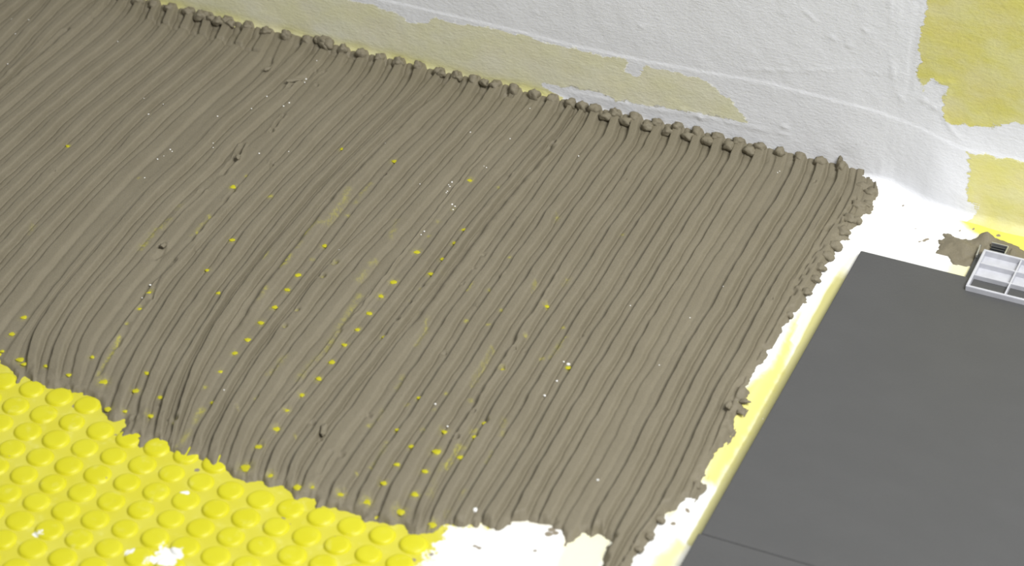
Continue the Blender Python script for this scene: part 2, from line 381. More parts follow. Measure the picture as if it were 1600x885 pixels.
# mortar outline, needed for the studs too
OUT_PX = [(-330, 425), (-120, 520), (-30, 556), (0, 570), (8, 573), (22, 590), (16, 603), (30, 602), (38, 588), (44, 594), (46, 606), (53, 612), (53, 602), (62, 598), (75, 606), (95, 606), (110, 616), (124, 616), (141, 620),
          (152, 628), (158, 645), (176, 660), (192, 658), (190, 672), (181, 682), (186, 691), (210, 683), (218, 700), (238, 688), (256, 693), (257, 706), (270, 713), (283, 723), (300, 716), (317, 722), (330, 735),
          (352, 738), (358, 746), (380, 753), (408, 756), (424, 765), (440, 763), (454, 772), (460, 781), (475, 778), (486, 782), (491, 802), (505, 795), (522, 795), (540, 800), (560, 808), (568, 818), (582, 814), (606, 823),
          (626, 823), (640, 833), (646, 842), (660, 835), (685, 832), (700, 821), (716, 823), (735, 820), (745, 829), (752, 818), (770, 833), (786, 828), (806, 815), (830, 816), (856, 820), (862, 830), (872, 834), (884, 850), (900, 840), (912, 832),
          (922, 839), (935, 835), (953, 845), (947, 860), (936, 890), (905, 960), (960, 960), (982, 886), (990, 870), (1008, 855), (1014, 841), (1024, 832), (1026, 816), (1041, 806), (1035, 800), (1053, 798), (1062, 788), (1082, 775),
          (1090, 766), (1099, 757), (1090, 753), (1106, 733), (1114, 716), (1124, 700), (1134, 690), (1140, 676), (1147, 661), (1150, 650), (1163, 640), (1155, 627), (1176, 615), (1176, 608), (1165, 604), (1180, 578), (1190, 560),
          (1214, 533), (1220, 516), (1233, 501), (1236, 495), (1248, 485), (1264, 466), (1262, 460), (1276, 447), (1283, 440), (1284, 422), (1296, 408), (1309, 392), (1313, 390), (1312, 374), (1325, 370), (1329, 356), (1344, 350),
          (1350, 334), (1362, 326), (1363, 314), (1371, 306), (1373, 298), (1366, 290), (1361, 284), (1345, 281), (1341, 279), (1351, 268), (1340, 266), (1326, 262)]
OUT = [g(x, y, 0.0015) for x, y in OUT_PX] + [(0.262, 0.02), (-0.9, 0.02), (-0.9, -0.30)]
base_s = g(43, 673.0, 0.002)
lat = []
for i in range(-26, 30):
    for j in range(-28, 26):
        lat.append((base_s[0] + i * 0.01963 + j * 0.0002, base_s[1] + j * 0.01772 + i * 0.0002))
lat = np.array(lat)
sd_m = sdf(lat[:, 0], lat[:, 1], OUT); sd_w = sdf(lat[:, 0], lat[:, 1], [g(*q) for q in W_])
keep = (sd_m < 0.006) & (sd_w < 0.003) & (lat[:, 0] > -0.42) & (lat[:, 0] < 0.19) & (lat[:, 1] > -0.66) & (lat[:, 1] < -0.25)
cx, cy = g(330, 800); order = sorted([tuple(p) for p in lat[keep]], key=lambda p: math.hypot(p[0] - cx, p[1] - cy))[:285]
for (x, y) in order:
    s = link('stud', stud_me, M_STUD, mat); s.location = (x + 0.1, y + 0.45, 0.0011)
    k = random.uniform(0.96, 1.04); s.scale = (k, k * random.uniform(0.97, 1.03), random.uniform(0.85, 1.12)); s.rotation_euler = (0, 0, random.uniform(0, 6.28))

# ------------------------------------------------------------------ combed adhesive
Lp = {}
Lp['AP'] = [(18, 0), (0, 14)]
Lp['AO'] = [(52, 0), (18, 30), (0, 48)]
Lp['AN'] = [(80, 0), (48, 36), (24, 62), (0, 84)]
Lp['AM'] = [(118, 4), (96, 20), (66, 50), (26, 96), (0, 124)]
Lp['AL'] = [(148, 4), (128, 24), (108, 42), (84, 62), (68, 80), (44, 98), (16, 124), (0, 138)]
Lp['AK'] = [(180, 4), (170, 18), (140, 46), (106, 74), (88, 88), (56, 112), (28, 134), (0, 160)]
Lp['AJ'] = [(210, 4), (200, 22), (160, 62), (140, 74), (112, 98), (80, 122), (32, 164), (0, 192)]
Lp['AI'] = [(236, 12), (226, 32), (196, 62), (160, 90), (112, 128), (88, 148), (40, 188), (0, 224)]
Lp['AH'] = [(258, 22), (252, 40), (218, 74), (180, 100), (140, 136), (90, 176), (44, 222), (20, 246), (0, 260)]
Lp['AG'] = [(286, 30), (278, 48), (244, 84), (216, 106), (164, 148), (120, 184), (84, 222), (52, 248), (20, 278), (0, 298)]
Lp['AF'] = [(314, 36), (308, 54), (276, 88), (230, 124), (188, 158), (152, 190), (120, 222), (90, 246), (66, 270), (30, 308), (0, 338)]
Lp['AE'] = [(344, 44), (334, 66), (320, 80), (286, 108), (240, 146), (196, 184), (160, 222), (120, 260), (84, 294), (50, 324), (24, 356), (0, 382)]
Lp['AD'] = [(376, 50), (366, 68), (336, 96), (306, 122), (280, 144), (232, 182), (196, 222), (148, 268), (116, 300), (88, 328), (60, 356), (38, 382), (0, 424)]
Lp['AC'] = [(404, 58), (392, 78), (368, 102), (334, 128), (306, 154), (270, 188), (232, 224), (180, 268), (156, 296), (112, 342), (78, 382), (52, 412), (30, 438), (0, 476)]
Lp['AB'] = [(436, 70), (424, 96), (392, 128), (364, 152), (336, 174), (300, 212), (280, 232), (216, 292), (174, 340), (130, 386), (106, 418), (66, 468), (46, 494), (28, 520), (12, 546)]
Lp['AA'] = [(474, 66), (464, 82), (450, 92), (432, 112), (392, 148), (366, 168), (330, 200), (310, 222), (276, 256), (238, 290), (210, 318), (178, 354), (158, 382), (124, 420), (96, 452), (76, 478), (58, 508), (44, 536), (41, 556), (42, 575)]
Lp['Z'] = [(502, 72), (484, 96), (460, 122), (440, 140), (420, 154), (380, 190), (354, 214), (320, 254), (264, 306), (234, 332), (210, 364), (196, 382), (174, 408), (144, 442), (116, 482), (96, 508), (82, 536), (78, 556), (76, 578)]
Lp['Y'] = [(529, 80), (518, 98), (492, 120), (462, 158), (432, 190), (388, 222), (356, 262), (318, 294), (288, 326), (250, 366), (236, 386), (204, 420), (170, 462), (140, 500), (124, 528), (116, 556), (112, 590)]
Lp['X'] = [(557, 90), (546, 110), (520, 138), (492, 166), (460, 194), (436, 222), (408, 250), (370, 290), (350, 316), (318, 352), (290, 386), (254, 424), (226, 458), (200, 494), (172, 530), (152, 562), (146, 590)]
Lp['W'] = [(586, 96), (576, 114), (556, 138), (530, 162), (500, 190), (472, 220), (432, 262), (400, 298), (364, 334), (340, 362), (314, 398), (288, 428), (256, 474), (234, 512), (210, 550), (190, 590), (176, 630)]
Lp['V'] = [(616, 100), (604, 124), (584, 150), (560, 172), (510, 224), (480, 254), (440, 292), (408, 332), (380, 362), (352, 402), (320, 446), (290, 486), (262, 528), (240, 566), (222, 610), (214, 650)]
Lp['U'] = [(646, 110), (638, 128), (620, 154), (590, 180), (560, 206), (543, 224), (522, 248), (486, 284), (446, 330), (408, 380), (366, 432), (330, 488), (304, 528), (284, 560), (262, 600), (246, 650), (242, 680)]
Lp['T'] = [(677, 118), (656, 142), (628, 168), (600, 196), (560, 236), (532, 264), (490, 310), (460, 346), (424, 386), (392, 426), (364, 462), (336, 504), (312, 544), (294, 590), (280, 640), (262, 690)]
Lp['S'] = [(704, 122), (688, 142), (650, 178), (616, 204), (582, 240), (540, 284), (500, 332), (470, 372), (452, 396), (432, 420), (412, 446), (392, 472), (366, 512), (342, 550), (320, 590), (300, 630), (280, 690)]
Lp['R'] = [(734, 126), (716, 152), (684, 188), (656, 216), (628, 244), (590, 288), (560, 322), (524, 370), (492, 412), (460, 448), (440, 474), (408, 516), (380, 552), (350, 600), (322, 648), (298, 692), (288, 716)]
Lp['Q'] = [(764, 138), (744, 166), (712, 200), (672, 244), (640, 280), (600, 324), (560, 366), (530, 394), (504, 424), (470, 468), (440, 506), (408, 550), (382, 590), (356, 636), (332, 682), (322, 722)]
Lp['P'] = [(792, 148), (776, 170), (740, 208), (706, 246), (680, 272), (656, 302), (630, 332), (600, 366), (572, 394), (540, 434), (506, 476), (474, 516), (446, 552), (414, 598), (388, 640), (364, 686), (350, 740)]
Lp['PO'] = [(824, 156), (806, 182), (770, 222), (736, 262), (706, 298), (672, 340), (640, 378), (608, 416), (580, 450), (546, 494), (512, 536), (480, 574), (450, 616), (420, 662), (394, 708), (382, 750)]
Lp['O'] = [(850, 164), (836, 186), (816, 208), (780, 250), (760, 270), (730, 306), (700, 344), (674, 380), (640, 422), (620, 450), (596, 482), (560, 526), (524, 570), (492, 610), (460, 650), (434, 690), (416, 726), (410, 756)]
Lp['N'] = [(878, 178), (862, 204), (826, 240), (800, 272), (740, 342), (708, 386), (684, 418), (656, 454), (620, 500), (582, 552), (560, 578), (520, 628), (478, 684), (450, 728), (440, 768)]
Lp['GG'] = [(896, 182), (880, 206), (852, 238), (810, 288), (780, 324), (756, 354), (738, 382), (700, 430), (660, 484), (616, 540), (576, 596), (546, 636), (508, 688), (478, 734), (466, 776)]
Lp['M'] = [(917, 184), (908, 202), (880, 240), (852, 282), (828, 316), (778, 384), (760, 412), (736, 440), (712, 474), (688, 510), (668, 544), (640, 582), (620, 614), (590, 656), (556, 704), (520, 756), (506, 792)]
Lp['L'] = [(950, 192), (942, 214), (920, 242), (896, 274), (860, 322), (840, 350), (818, 382), (800, 404), (770, 450), (740, 492), (710, 542), (688, 574), (668, 604), (644, 644), (600, 704), (572, 748), (552, 790), (546, 806)]
Lp['K'] = [(982, 200), (978, 216), (960, 242), (934, 274), (910, 308), (890, 334), (874, 360), (840, 408), (826, 428), (800, 464), (770, 510), (748, 548), (732, 568), (690, 634), (664, 674), (640, 706), (612, 756), (596, 790), (590, 815)]
Lp['J'] = [(1014, 208), (1006, 226), (972, 274), (940, 320), (910, 360), (888, 394), (870, 424), (842, 468), (826, 492), (808, 520), (794, 546), (776, 574), (760, 596), (740, 630), (712, 678), (688, 716), (664, 766), (644, 810), (640, 835)]
Lp['I'] = [(1048, 210), (1040, 230), (1010, 272), (984, 314), (954, 354), (930, 390), (910, 424), (890, 452), (864, 488), (840, 526), (804, 584), (780, 620), (750, 672), (722, 716), (696, 758), (678, 794), (664, 830)]
Lp['H'] = [(1081, 214), (1072, 238), (1048, 272), (1020, 314), (986, 364), (964, 394), (948, 424), (918, 466), (884, 524), (858, 568), (836, 602), (810, 646), (774, 702), (744, 752), (716, 800), (700, 825)]
Lp['G'] = [(1113, 222), (1108, 242), (1085, 272), (1056, 316), (1020, 372), (988, 424), (960, 468), (926, 520), (904, 556), (880, 598), (860, 630), (818, 708), (796, 744), (760, 796), (746, 825)]
Lp['F'] = [(1145, 232), (1140, 246), (1124, 272), (1098, 310), (1060, 366), (1028, 424), (988, 484), (960, 528), (938, 566), (918, 598), (892, 640), (868, 684), (840, 732), (816, 774), (800, 804), (790, 830)]
Lp['E'] = [(1178, 238), (1170, 260), (1156, 276), (1128, 322), (1100, 366), (1066, 422), (1034, 472), (1004, 520), (982, 562), (954, 610), (926, 656), (902, 702), (868, 754), (850, 788), (841, 812), (836, 835)]
Lp['DD'] = [(1213, 240), (1208, 262), (1190, 290), (1160, 336), (1134, 376), (1100, 424), (1064, 494), (1024, 566), (998, 604), (980, 642), (960, 682), (940, 722), (912, 766), (888, 800), (876, 830)]
Lp['D'] = [(1245, 244), (1240, 260), (1228, 286), (1212, 312), (1192, 342), (1156, 400), (1134, 438), (1112, 480), (1086, 520), (1062, 560), (1046, 596), (1020, 640), (1000, 680), (982, 718), (960, 754), (940, 784), (927, 808), (922, 845)]
Lp['C'] = [(1277, 250), (1274, 266), (1264, 288), (1252, 312), (1234, 338), (1218, 364), (1192, 406), (1172, 438), (1148, 486), (1120, 526), (1100, 566), (1080, 602), (1060, 642), (1040, 684), (1024, 720), (1000, 764), (976, 804), (956, 842), (940, 890)]
Lp['B'] = [(1310, 262), (1306, 280), (1288, 314), (1260, 360), (1240, 392), (1204, 450), (1186, 486), (1168, 520), (1144, 560), (1118, 608), (1090, 666), (1072, 706), (1048, 756), (1028, 796), (1000, 832), (968, 884)]
Lp['A'] = [(1338, 276), (1332, 300), (1320, 322), (1290, 368), (1260, 416), (1240, 450), (1222, 488), (1202, 522), (1190, 550), (1162, 590), (1142, 626), (1128, 660), (1112, 700), (1092, 742), (1070, 786), (1050, 822), (1010, 890)]
names = list(Lp)
v_rows = np.arange(-0.545, Y0 + 0.0012, 0.00125)
ZL = 0.006
lines = []
for nme in names:
    P = np.array([g(x, y, ZL) for x, y in Lp[nme]]); P = P[np.argsort(P[:, 1])]
    uu = np.interp(v_rows, P[:, 1], P[:, 0])
    k = min(3, len(P) - 1)
    sl = np.clip((P[k, 0] - P[0, 0]) / (P[k, 1] - P[0, 1] + 1e-9), -0.5, 1.1); lo = v_rows < P[0, 1]; uu[lo] = P[0, 0] + sl * (v_rows[lo] - P[0, 1])
    sh = np.clip((P[-1, 0] - P[-2, 0]) / (P[-1, 1] - P[-2, 1] + 1e-9), -0.6, 0.6); hi = v_rows > P[-1, 1]; uu[hi] = P[-1, 0] + sh * (v_rows[hi] - P[-1, 1])
    lines.append(uu)
NL = 9; NRT = 3
for k in range(NL): lines.insert(0, lines[0] - 0.0165); names.insert(0, 'l%d' % k)
for k in range(NRT): lines.append(lines[-1] + 0.0135); names.append('r%d' % k)
Lu = np.array(lines)
for i in range(1, len(Lu)): Lu[i] = np.maximum(Lu[i], Lu[i - 1] + (0.003 if names[i] in ('S', 'R') else 0.0055))
ker = np.exp(-np.linspace(-2, 2, 17) ** 2); ker /= ker.sum()
pad = np.pad(Lu, ((0, 0), (8, 8)), 'edge'); L1 = np.array([np.convolve(r, ker, 'valid') for r in pad])
k2 = np.exp(-np.linspace(-2, 2, 61) ** 2); k2 /= k2.sum(); pad = np.pad(Lu, ((0, 0), (30, 30)), 'reflect', reflect_type='odd')
L2 = np.array([np.convolve(r, k2, 'valid') for r in pad]); wv = sstep(-0.03, -0.07, v_rows)[None, :]
Lu = L1 * (1 - wv) + L2 * wv
NPR = 22                                          # columns per ridge
TS = np.array([-0.25, -0.19, -0.14, -0.10, -0.07, -0.045, -0.02, 0.005, 0.03, 0.06, 0.10, 0.15, 0.20, 0.25, 0.30, 0.345, 0.385, 0.42, 0.455, 0.49, 0.525, 0.56, 0.60, 0.67])
nL = len(Lu); idx = np.arange(nL)
ph = np.concatenate([i + TS for i in range(1, nL - 1)]); ridge_i = np.repeat(np.arange(1, nL - 1), len(TS)); tt = np.tile(TS, nL - 2)
Ucol = np.array([np.interp(ph, idx, Lu[:, r]) for r in range(len(v_rows))])           # rows x columns
Vg = np.broadcast_to(v_rows[:, None], Ucol.shape).copy()
# a tremble of the trowel, as noise along the ridge
Ucol = Ucol + 0.00035 * vnoise(Ucol, Vg, 0.018, 41) + 0.00022 * vnoise(Ucol * 2.2, Vg, 0.007, 42)
RI = np.broadcast_to(ridge_i[None, :], Ucol.shape); TT = np.broadcast_to(tt[None, :], Ucol.shape)
# per ridge height, varying along the ridge
amp_r = {'AC': 0.55, 'AB': 0.30, 'AK': 0.55, 'AL': 0.7, 'Y': 0.45, 'Z': 0.75, 'X': 0.7, 'PO': 0.40, 'P': 0.65, 'DD': 0.25, 'E': 0.75, 'A': 0.45, 'r0': 0.25, 'r1': 0.15, 'r2': 0.1, 'GG': 0.75, 'J': 0.75}
amp = np.array([amp_r.get(n_, 1.0) for n_ in names])
A = amp[RI] * (1.0 + 0.22 * vnoise(RI * 1.7, Vg, 0.035, 43))
A = np.where((RI == names.index('AB')), A * (0.2 + 0.8 * sstep(-0.13, -0.07, Vg) + 0.9 * sstep(-0.26, -0.31, Vg)), A)
A = np.where((RI == names.index('Y')), A * (0.3 + 0.7 * sstep(-0.20, -0.26, Vg) + 0.9 * sstep(-0.04, -0.02, Vg)), A)
A = np.where((RI == names.index('S')), A * (0.15 + 0.85 * sstep(-0.325, -0.285, Vg)), A)
A = np.where((RI == names.index('PO')), A * (0.5 + 0.7 * sstep(-0.25, -0.33, Vg)), A)
tw = TT + 0.02 * vnoise(RI * 3.1, Vg, 0.012, 44)
rise = sstep(-0.075, 0.035, tw); dropf = 1 - sstep(0.36, 0.51, tw)
crown = 0.96 + 0.04 * np.sin(np.clip((tw - 0.0) / 0.45, 0, 1) * math.pi)
prof = rise * dropf * crown
HR = 0.0033
ZB = 0.0034 + 0.0003 * fbm(Ucol, Vg, 0.06, 45)
crease = -0.0010 * np.exp(-((tw + 0.11) / 0.065) ** 2) - 0.0011 * np.exp(-((tw - 0.525) / 0.05) ** 2)
Zg = ZB + A * (HR * prof + crease) + 0.00007 * fbm(Ucol, Vg, 0.004, 48, 2)
# the bank pressed up against the wall and the soft run-out at the front edge
dW = Y0 - Vg
bank = np.exp(-(np.maximum(dW, 0) / 0.0070) ** 2)
Zg = Zg + bank * (0.0024 + 0.0010 * vnoise(Ucol, Vg * 0, 0.012, 50)) * (1 - 0.25 * prof)
Zg -= 0.0010 * np.exp(-((dW - 0.012) / 0.004) ** 2) * (1 - prof) * A
sd = sdf(Ucol, Vg, OUT) + 0.0026 * fbm(Ucol, Vg, 0.007, 51) + 0.0009 * vnoise(Ucol, Vg, 0.0026, 52)
run = sstep(-0.0005, 0.0045, sd)
flat = sstep(0.003, 0.017, sd + 0.004 * vnoise(Ucol, Vg, 0.012, 53))
near_front = np.where(Vg < -0.29, 1.0, 0.0) * np.where(Ucol < 0.16, 1.0, 0.0)
fr = near_front * (1 - flat)
Zg = Zg * (1 - fr * 0.75) + (0.0030 + 0.0006 * vnoise(Ucol, Vg, 0.006, 54)) * fr * 0.75
Zg = np.where(dW < 0.02, Zg, Zg * (0.08 + 0.92 * run))
Zg = np.where(sd < -0.0002, -0.0012, Zg)
YA = np.zeros(Ucol.shape)
def groove(pts, wid, dep, z=0.004, lip=0.0, jit=0.3, seed=60):
    P = [g(x, y, z) for x, y in pts]; m = box_near(Ucol, Vg, P, wid * 5)
    if not m.any(): return
    x, y = Ucol[m], Vg[m]; d, f = seg_dist(x + 0.0006 * vnoise(x, y, 0.006, seed), y, P)
    k = (1 + jit * vnoise(x, y, 0.01, seed + 1)) * sstep(0, 0.04, f) * sstep(1, 0.9, f)
    Zg[m] += k * (-dep * np.exp(-(d / wid) ** 2) + lip * np.exp(-((d - wid * 1.9) / (wid * 0.8)) ** 2))
def smear(pts, wid, st, z=0.0035, seed=70):
    P = [g(x, y, z) for x, y in pts]; m = box_near(Ucol, Vg, P, wid * 4)
    if not m.any(): return
    x, y = Ucol[m], Vg[m]; d, f = seg_dist(x + 0.0009 * vnoise(x, y, 0.005, seed), y, P)
    YA[m] = np.maximum(YA[m], st * np.exp(-(d / wid) ** 2) * (0.55 + 0.45 * vnoise(x, y, 0.007, seed + 1)))
# gouges, scratches and torn places
groove([(865, 223), (846, 246), (810, 287), (780, 322), (756, 352), (738, 378), (700, 428), (660, 482), (630, 522)], 0.0026, 0.0026, lip=0.0003)
groove([(672, 150), (640, 182), (600, 222), (560, 264), (520, 308), (500, 332), (470, 372), (432, 420), (412, 446), (392, 472), (368, 508), (349, 536)], 0.0020, 0.0020, lip=0.0005)
groove([(108, 44), (90, 58), (70, 77), (52, 91), (34, 107), (16, 123)], 0.0022, 0.0026, lip=0.0006)
groove([(832, 156), (800, 192), (760, 234), (730, 268), (690, 320), (642, 380), (600, 436), (560, 488), (534, 516)], 0.0009, -0.0013, lip=-0.0005)
groove([(534, 514), (512, 546), (490, 574), (464, 606), (440, 634), (418, 660)], 0.0011, 0.0014, jit=0.9, lip=0.0006)
groove([(1010 - 140, 424), (856, 446), (842, 470), (836, 480), (826, 494), (812, 512), (802, 534), (794, 546), (776, 574), (762, 596), (748, 618), (738, 640), (726, 656), (714, 672), (711, 684)], 0.0011, 0.0024, jit=0.7, lip=0.0005)
groove([(380, 222), (372, 241), (366, 252), (356, 262), (344, 276)], 0.0013, 0.0024, jit=0.9, lip=0.0009)
groove([(318, 294), (312, 302), (300, 314), (288, 326), (268, 346), (250, 362)], 0.0012, 0.0018, jit=0.9, lip=0.0006)
groove([(372, 290), (362, 302), (350, 318), (338, 330), (326, 344), (314, 358), (304, 370), (292, 386)], 0.0013, 0.0020, jit=0.9, lip=0.0006)
groove([(254, 380), (258, 388), (250, 398), (238, 408)], 0.0014, 0.0026, jit=0.5)
groove([(276, 406), (256, 426), (246, 440), (240, 458), (236, 472)], 0.0012, 0.0018, jit=0.6)
groove([(234, 462), (218, 486), (204, 508), (190, 530), (178, 550)], 0.0034, 0.0015, jit=0.3)
groove([(188, 528), (178, 548), (166, 568), (152, 592)], 0.0014, 0.0012, jit=0.3)
groove([(520, 706), (510, 720), (502, 734), (496, 744)], 0.0011, 0.0024, jit=0.2)
groove([(450, 140), (456, 132), (468, 126), (478, 120)], 0.0011, 0.0018, lip=0.0008); groove([(424, 90), (423, 98), (418, 108)], 0.0010, 0.0018)
groove([(508, 110), (498, 118), (492, 124)], 0.001, 0.0018, lip=0.0006); groove([(446, 178), (434, 190), (424, 204)], 0.001, 0.0018, lip=0.0008)
groove([(470, 118), (456, 130), (450, 140)], 0.0008, -0.0008); groove([(1160, 590), (1148, 606), (1140, 622), (1138, 640)], 0.0014, 0.0026, jit=0.8)
groove([(1314, 300), (1300, 330), (1280, 362), (1258, 398), (1236, 438)], 0.0010, 0.0010, jit=1.0, lip=0.0006)
for (a, b, c, d_) in ((1312, 340, 1308, 350), (1296, 350, 1290, 358), (1285, 383, 1278, 392), (1272, 402, 1266, 412), (1262, 420, 1256, 430), (1250, 436, 1244, 446), (1330, 322, 1324, 336), (1322, 330, 1318, 338), (1316, 346, 1324, 340), (1338, 310, 1332, 320), (1244, 452, 1238, 462)):
    groove([(a, b), (c, d_)], 0.0012, 0.0028, jit=0.2)
# the groove of squeezed paste that runs along the wall at the left
groove([(228, 30), (250, 38), (272, 44), (298, 50), (320, 58), (352, 66), (386, 76), (412, 84)], 0.0012, 0.0022, jit=0.7)
groove([(300, 20), (318, 26), (340, 30), (372, 38), (400, 44)], 0.0012, 0.0026, z=0.006, jit=0.5)
for (a, b, c, d_) in ((498, 71, 526, 82), (536, 80, 562, 88), (590, 86, 606, 98), (752, 128, 774, 138), (788, 144, 802, 150), (556, 86, 580, 90)):
    groove([(a, b), (c, d_)], 0.0012, 0.0022, z=0.006, jit=0.3)
pits = [(864, 222, 1.6), (372, 240, 1.5), (424, 203, 1.4), (601, 276, 1.0), (488, 658, 1.5), (500, 684, 1.3), (534, 708, 1.6), (576, 646, 1.4), (713, 685, 1.5), (804, 546, 1.0), (740, 645, 1.0), (785, 576, 1.3), (1273, 286, 0.9), (494, 132, 1.2),
        (588, 801, 1.4), (820, 546, 0.8), (208, 651, 1.2), (145, 25, 0.7), (977, 282, 0.8), (493, 108, 1.1), (567, 146, 0.8), (756, 395, 1.1), (740, 416, 1.0), (723, 440, 1.0), (783, 428, 1.1), (748, 475, 0.9), (808, 336, 0.7), (797, 272, 1.0), (1206, 470, 0.7), (425, 252, 1.1), (424, 256, 1.0),
        (442, 178, 1.0), (838, 281, 0.7), (694, 550, 1.3), (622, 502, 1.0), (640, 476, 1.0), (916, 463, 0.8), (908, 523, 1.0), (577, 488, 0.7), (250, 386, 1.4), (306, 388, 0.8), (85, 268, 0.7), (64, 267, 0.8), (132, 207, 0.8), (250, 629, 1.0), (260, 652, 1.0)]
for (x, y, r) in pits:
    c = g(x, y, 0.005); m = (abs(Ucol - c[0]) < 0.008) & (abs(Vg - c[1]) < 0.008); d = np.hypot(Ucol[m] - c[0], (Vg[m] - c[1]) * 0.9)
    r *= 0.0011; Zg[m] -= 0.0030 * np.exp(-(d / r) ** 4) - 0.0006 * np.exp(-((d - 1.7 * r) / (0.6 * r)) ** 2)
# yellow rubbed off the studs
for pts, wd_, st in (([(245, 358), (232, 374), (218, 390)], .0016, .75), ([(264, 342), (252, 356)], .0014, .6), ([(188, 528), (178, 548), (168, 566), (152, 592)], .0011, .9), ([(282, 320), (276, 326)], .0014, .5),
        ([(316, 640), (308, 652), (303, 662)], .0018, .85), ([(296, 674), (288, 686), (278, 698)], .0018, .75), ([(720, 696), (710, 714), (697, 733)], .0013, .8), ([(742, 672), (734, 690), (722, 702)], .0018, .55),
        ([(770, 548), (758, 570), (746, 588), (738, 602)], .0015, .45), ([(545, 302), (530, 330), (510, 350), (490, 356)], .002, .4), ([(494, 348), (486, 360), (474, 374)], .0018, .65), ([(454, 404), (446, 416), (440, 422)], .0014, .7), ([(470, 384), (464, 394)], .0016, .45),
        ([(416, 456), (404, 472)], .0016, .5), ([(420, 396), (412, 410)], .0012, .55), ([(562, 462), (552, 480), (530, 510), (516, 540), (500, 556), (484, 570), (466, 592)], .0022, .38), ([(446, 558), (436, 572), (420, 584)], .0022, .36),
        ([(880, 532), (872, 545), (862, 558)], .0018, .5), ([(640, 470), (700, 420)], .0008, .12), ([(600, 640), (584, 664)], .002, .4), ([(738, 446), (728, 460)], .001, .5), ([(838, 444), (832, 456)], .001, .5), ([(604, 692), (596, 712), (580, 730)], .0016, .4),
        ([(668, 500), (662, 520), (650, 540)], .0012, .35), ([(630, 588), (620, 608)], .0016, .35), ([(586, 410), (574, 424), (560, 440)], .002, .3), ([(620, 345), (616, 360), (610, 376)], .0014, .3), ([(690, 730), (680, 752), (672, 776)], .0022, .22), ([(580, 286), (566, 300), (556, 318)], .0012, .35),
        ([(788, 655), (784, 680)], .0016, .35), ([(768, 706), (760, 722)], .0012, .3), ([(726, 766), (720, 780)], .0012, .3), ([(704, 796), (698, 806)], .0012, .3), ([(872, 338), (868, 345)], .0012, .35), ([(890, 435), (880, 445)], .0015, .4), ([(53, 352), (46, 366)], .0012, .3), ([(326, 340), (300, 368)], .001, .35)):
    smear(pts, wd_, st)
# studs that the trowel scraped bare; where they stand the paste is thinner
TIPS = [(37, 496, 9, 1), (18, 522, 9, 1), (3, 549, 7, 1), (233, 458, 9, 1), (218, 483, 8, 1), (198, 507, 6, .5), (31, 562, 12, 1), (37, 569, 8, .7), (71, 572, 7, 1), (107, 586, 8, .8), (144, 558, 7, .7), (161, 597, 13, 1), (229, 583, 8, 1), (212, 611, 9, 1), (250, 621, 7, .9), (169, 639, 10, 1),
        (195, 643, 7, .8), (235, 650, 10, 1), (273, 659, 8, .4), (324, 422, 7, .7), (341, 458, 7, 1), (363, 375, 9, 1), (507, 384, 9, 1), (488, 405, 6, .4), (466, 430, 9, 1), (449, 453, 9, 1), (429, 480, 9, 1), (408, 504, 10, 1), (387, 531, 9, 1), (367, 552, 8, 1), (523, 415, 8, .8), (504, 437, 7, .6), (464, 488, 6, .5),
        (445, 514, 6, .6), (595, 463, 10, 1), (577, 490, 9, 1), (559, 515, 8, .7), (538, 539, 9, 1), (344, 581, 7, 1), (320, 606, 7, .6), (332, 629, 6, .7), (518, 566, 9, 1), (498, 592, 10, 1), (472, 617, 8, .8), (448, 642, 8, .7), (431, 671, 10, 1), (405, 699, 11, 1), (462, 683, 5, .4), (651, 394, 10, .9), (691, 405, 8, 1),
        (673, 428, 9, 1), (615, 441, 10, 1), (659, 451, 6, .6), (600, 527, 7, .7), (764, 453, 7, .6), (784, 484, 7, .5), (763, 507, 7, .4), (729, 501, 8, .6), (854, 479, 8, 1), (821, 527, 6, .5), (880, 512, 7, .5), (797, 402, 6, .4), (616, 252, 9, 1), (734, 282, 10, .7), (709, 326, 8, .5), (684, 347, 7, .6), (670, 369, 6, .4),
        (725, 359, 8, 1), (710, 380, 8, .8), (780, 293, 7, .5), (534, 233, 7, .8), (364, 292, 10, .8), (385, 274, 6, .5), (422, 306, 9, .6), (544, 336, 7, .5), (309, 362, 8, .6), (327, 338, 8, .5), (106, 228, 8, .7), (217, 278, 6, .4), (785, 579, 7, .7), (849, 560, 6, .5), (662, 671, 8, .6), (643, 698, 8, .8),
        (682, 706, 12, 1), (694, 675, 9, .8), (757, 662, 8, .9), (741, 683, 8, .7), (719, 715, 9, .9), (620, 726, 9, .8), (664, 737, 9, 1), (599, 755, 9, 1), (648, 773, 11, 1), (573, 785, 13, 1), (625, 800, 14, 1), (676, 820, 12, 1), (532, 773, 11, 1), (384, 731, 15, 1), (423, 744, 10, 1), (465, 761, 11, 1), (488, 762, 7, .8),
        (557, 741, 5, .5), (621, 672, 7, .8), (655, 622, 7, .8), (577, 664, 7, .5), (636, 632, 6, .4), (697, 615, 6, .5), (735, 626, 7, .6), (678, 640, 5, .4), (888, 575, 8, .7), (871, 340, 6, .4), (973, 366, 6, .5), (846, 560, 6, .4), (888, 436, 6, .5), (400, 622, 6, .6), (371, 640, 5, .3)]
tip_at = []
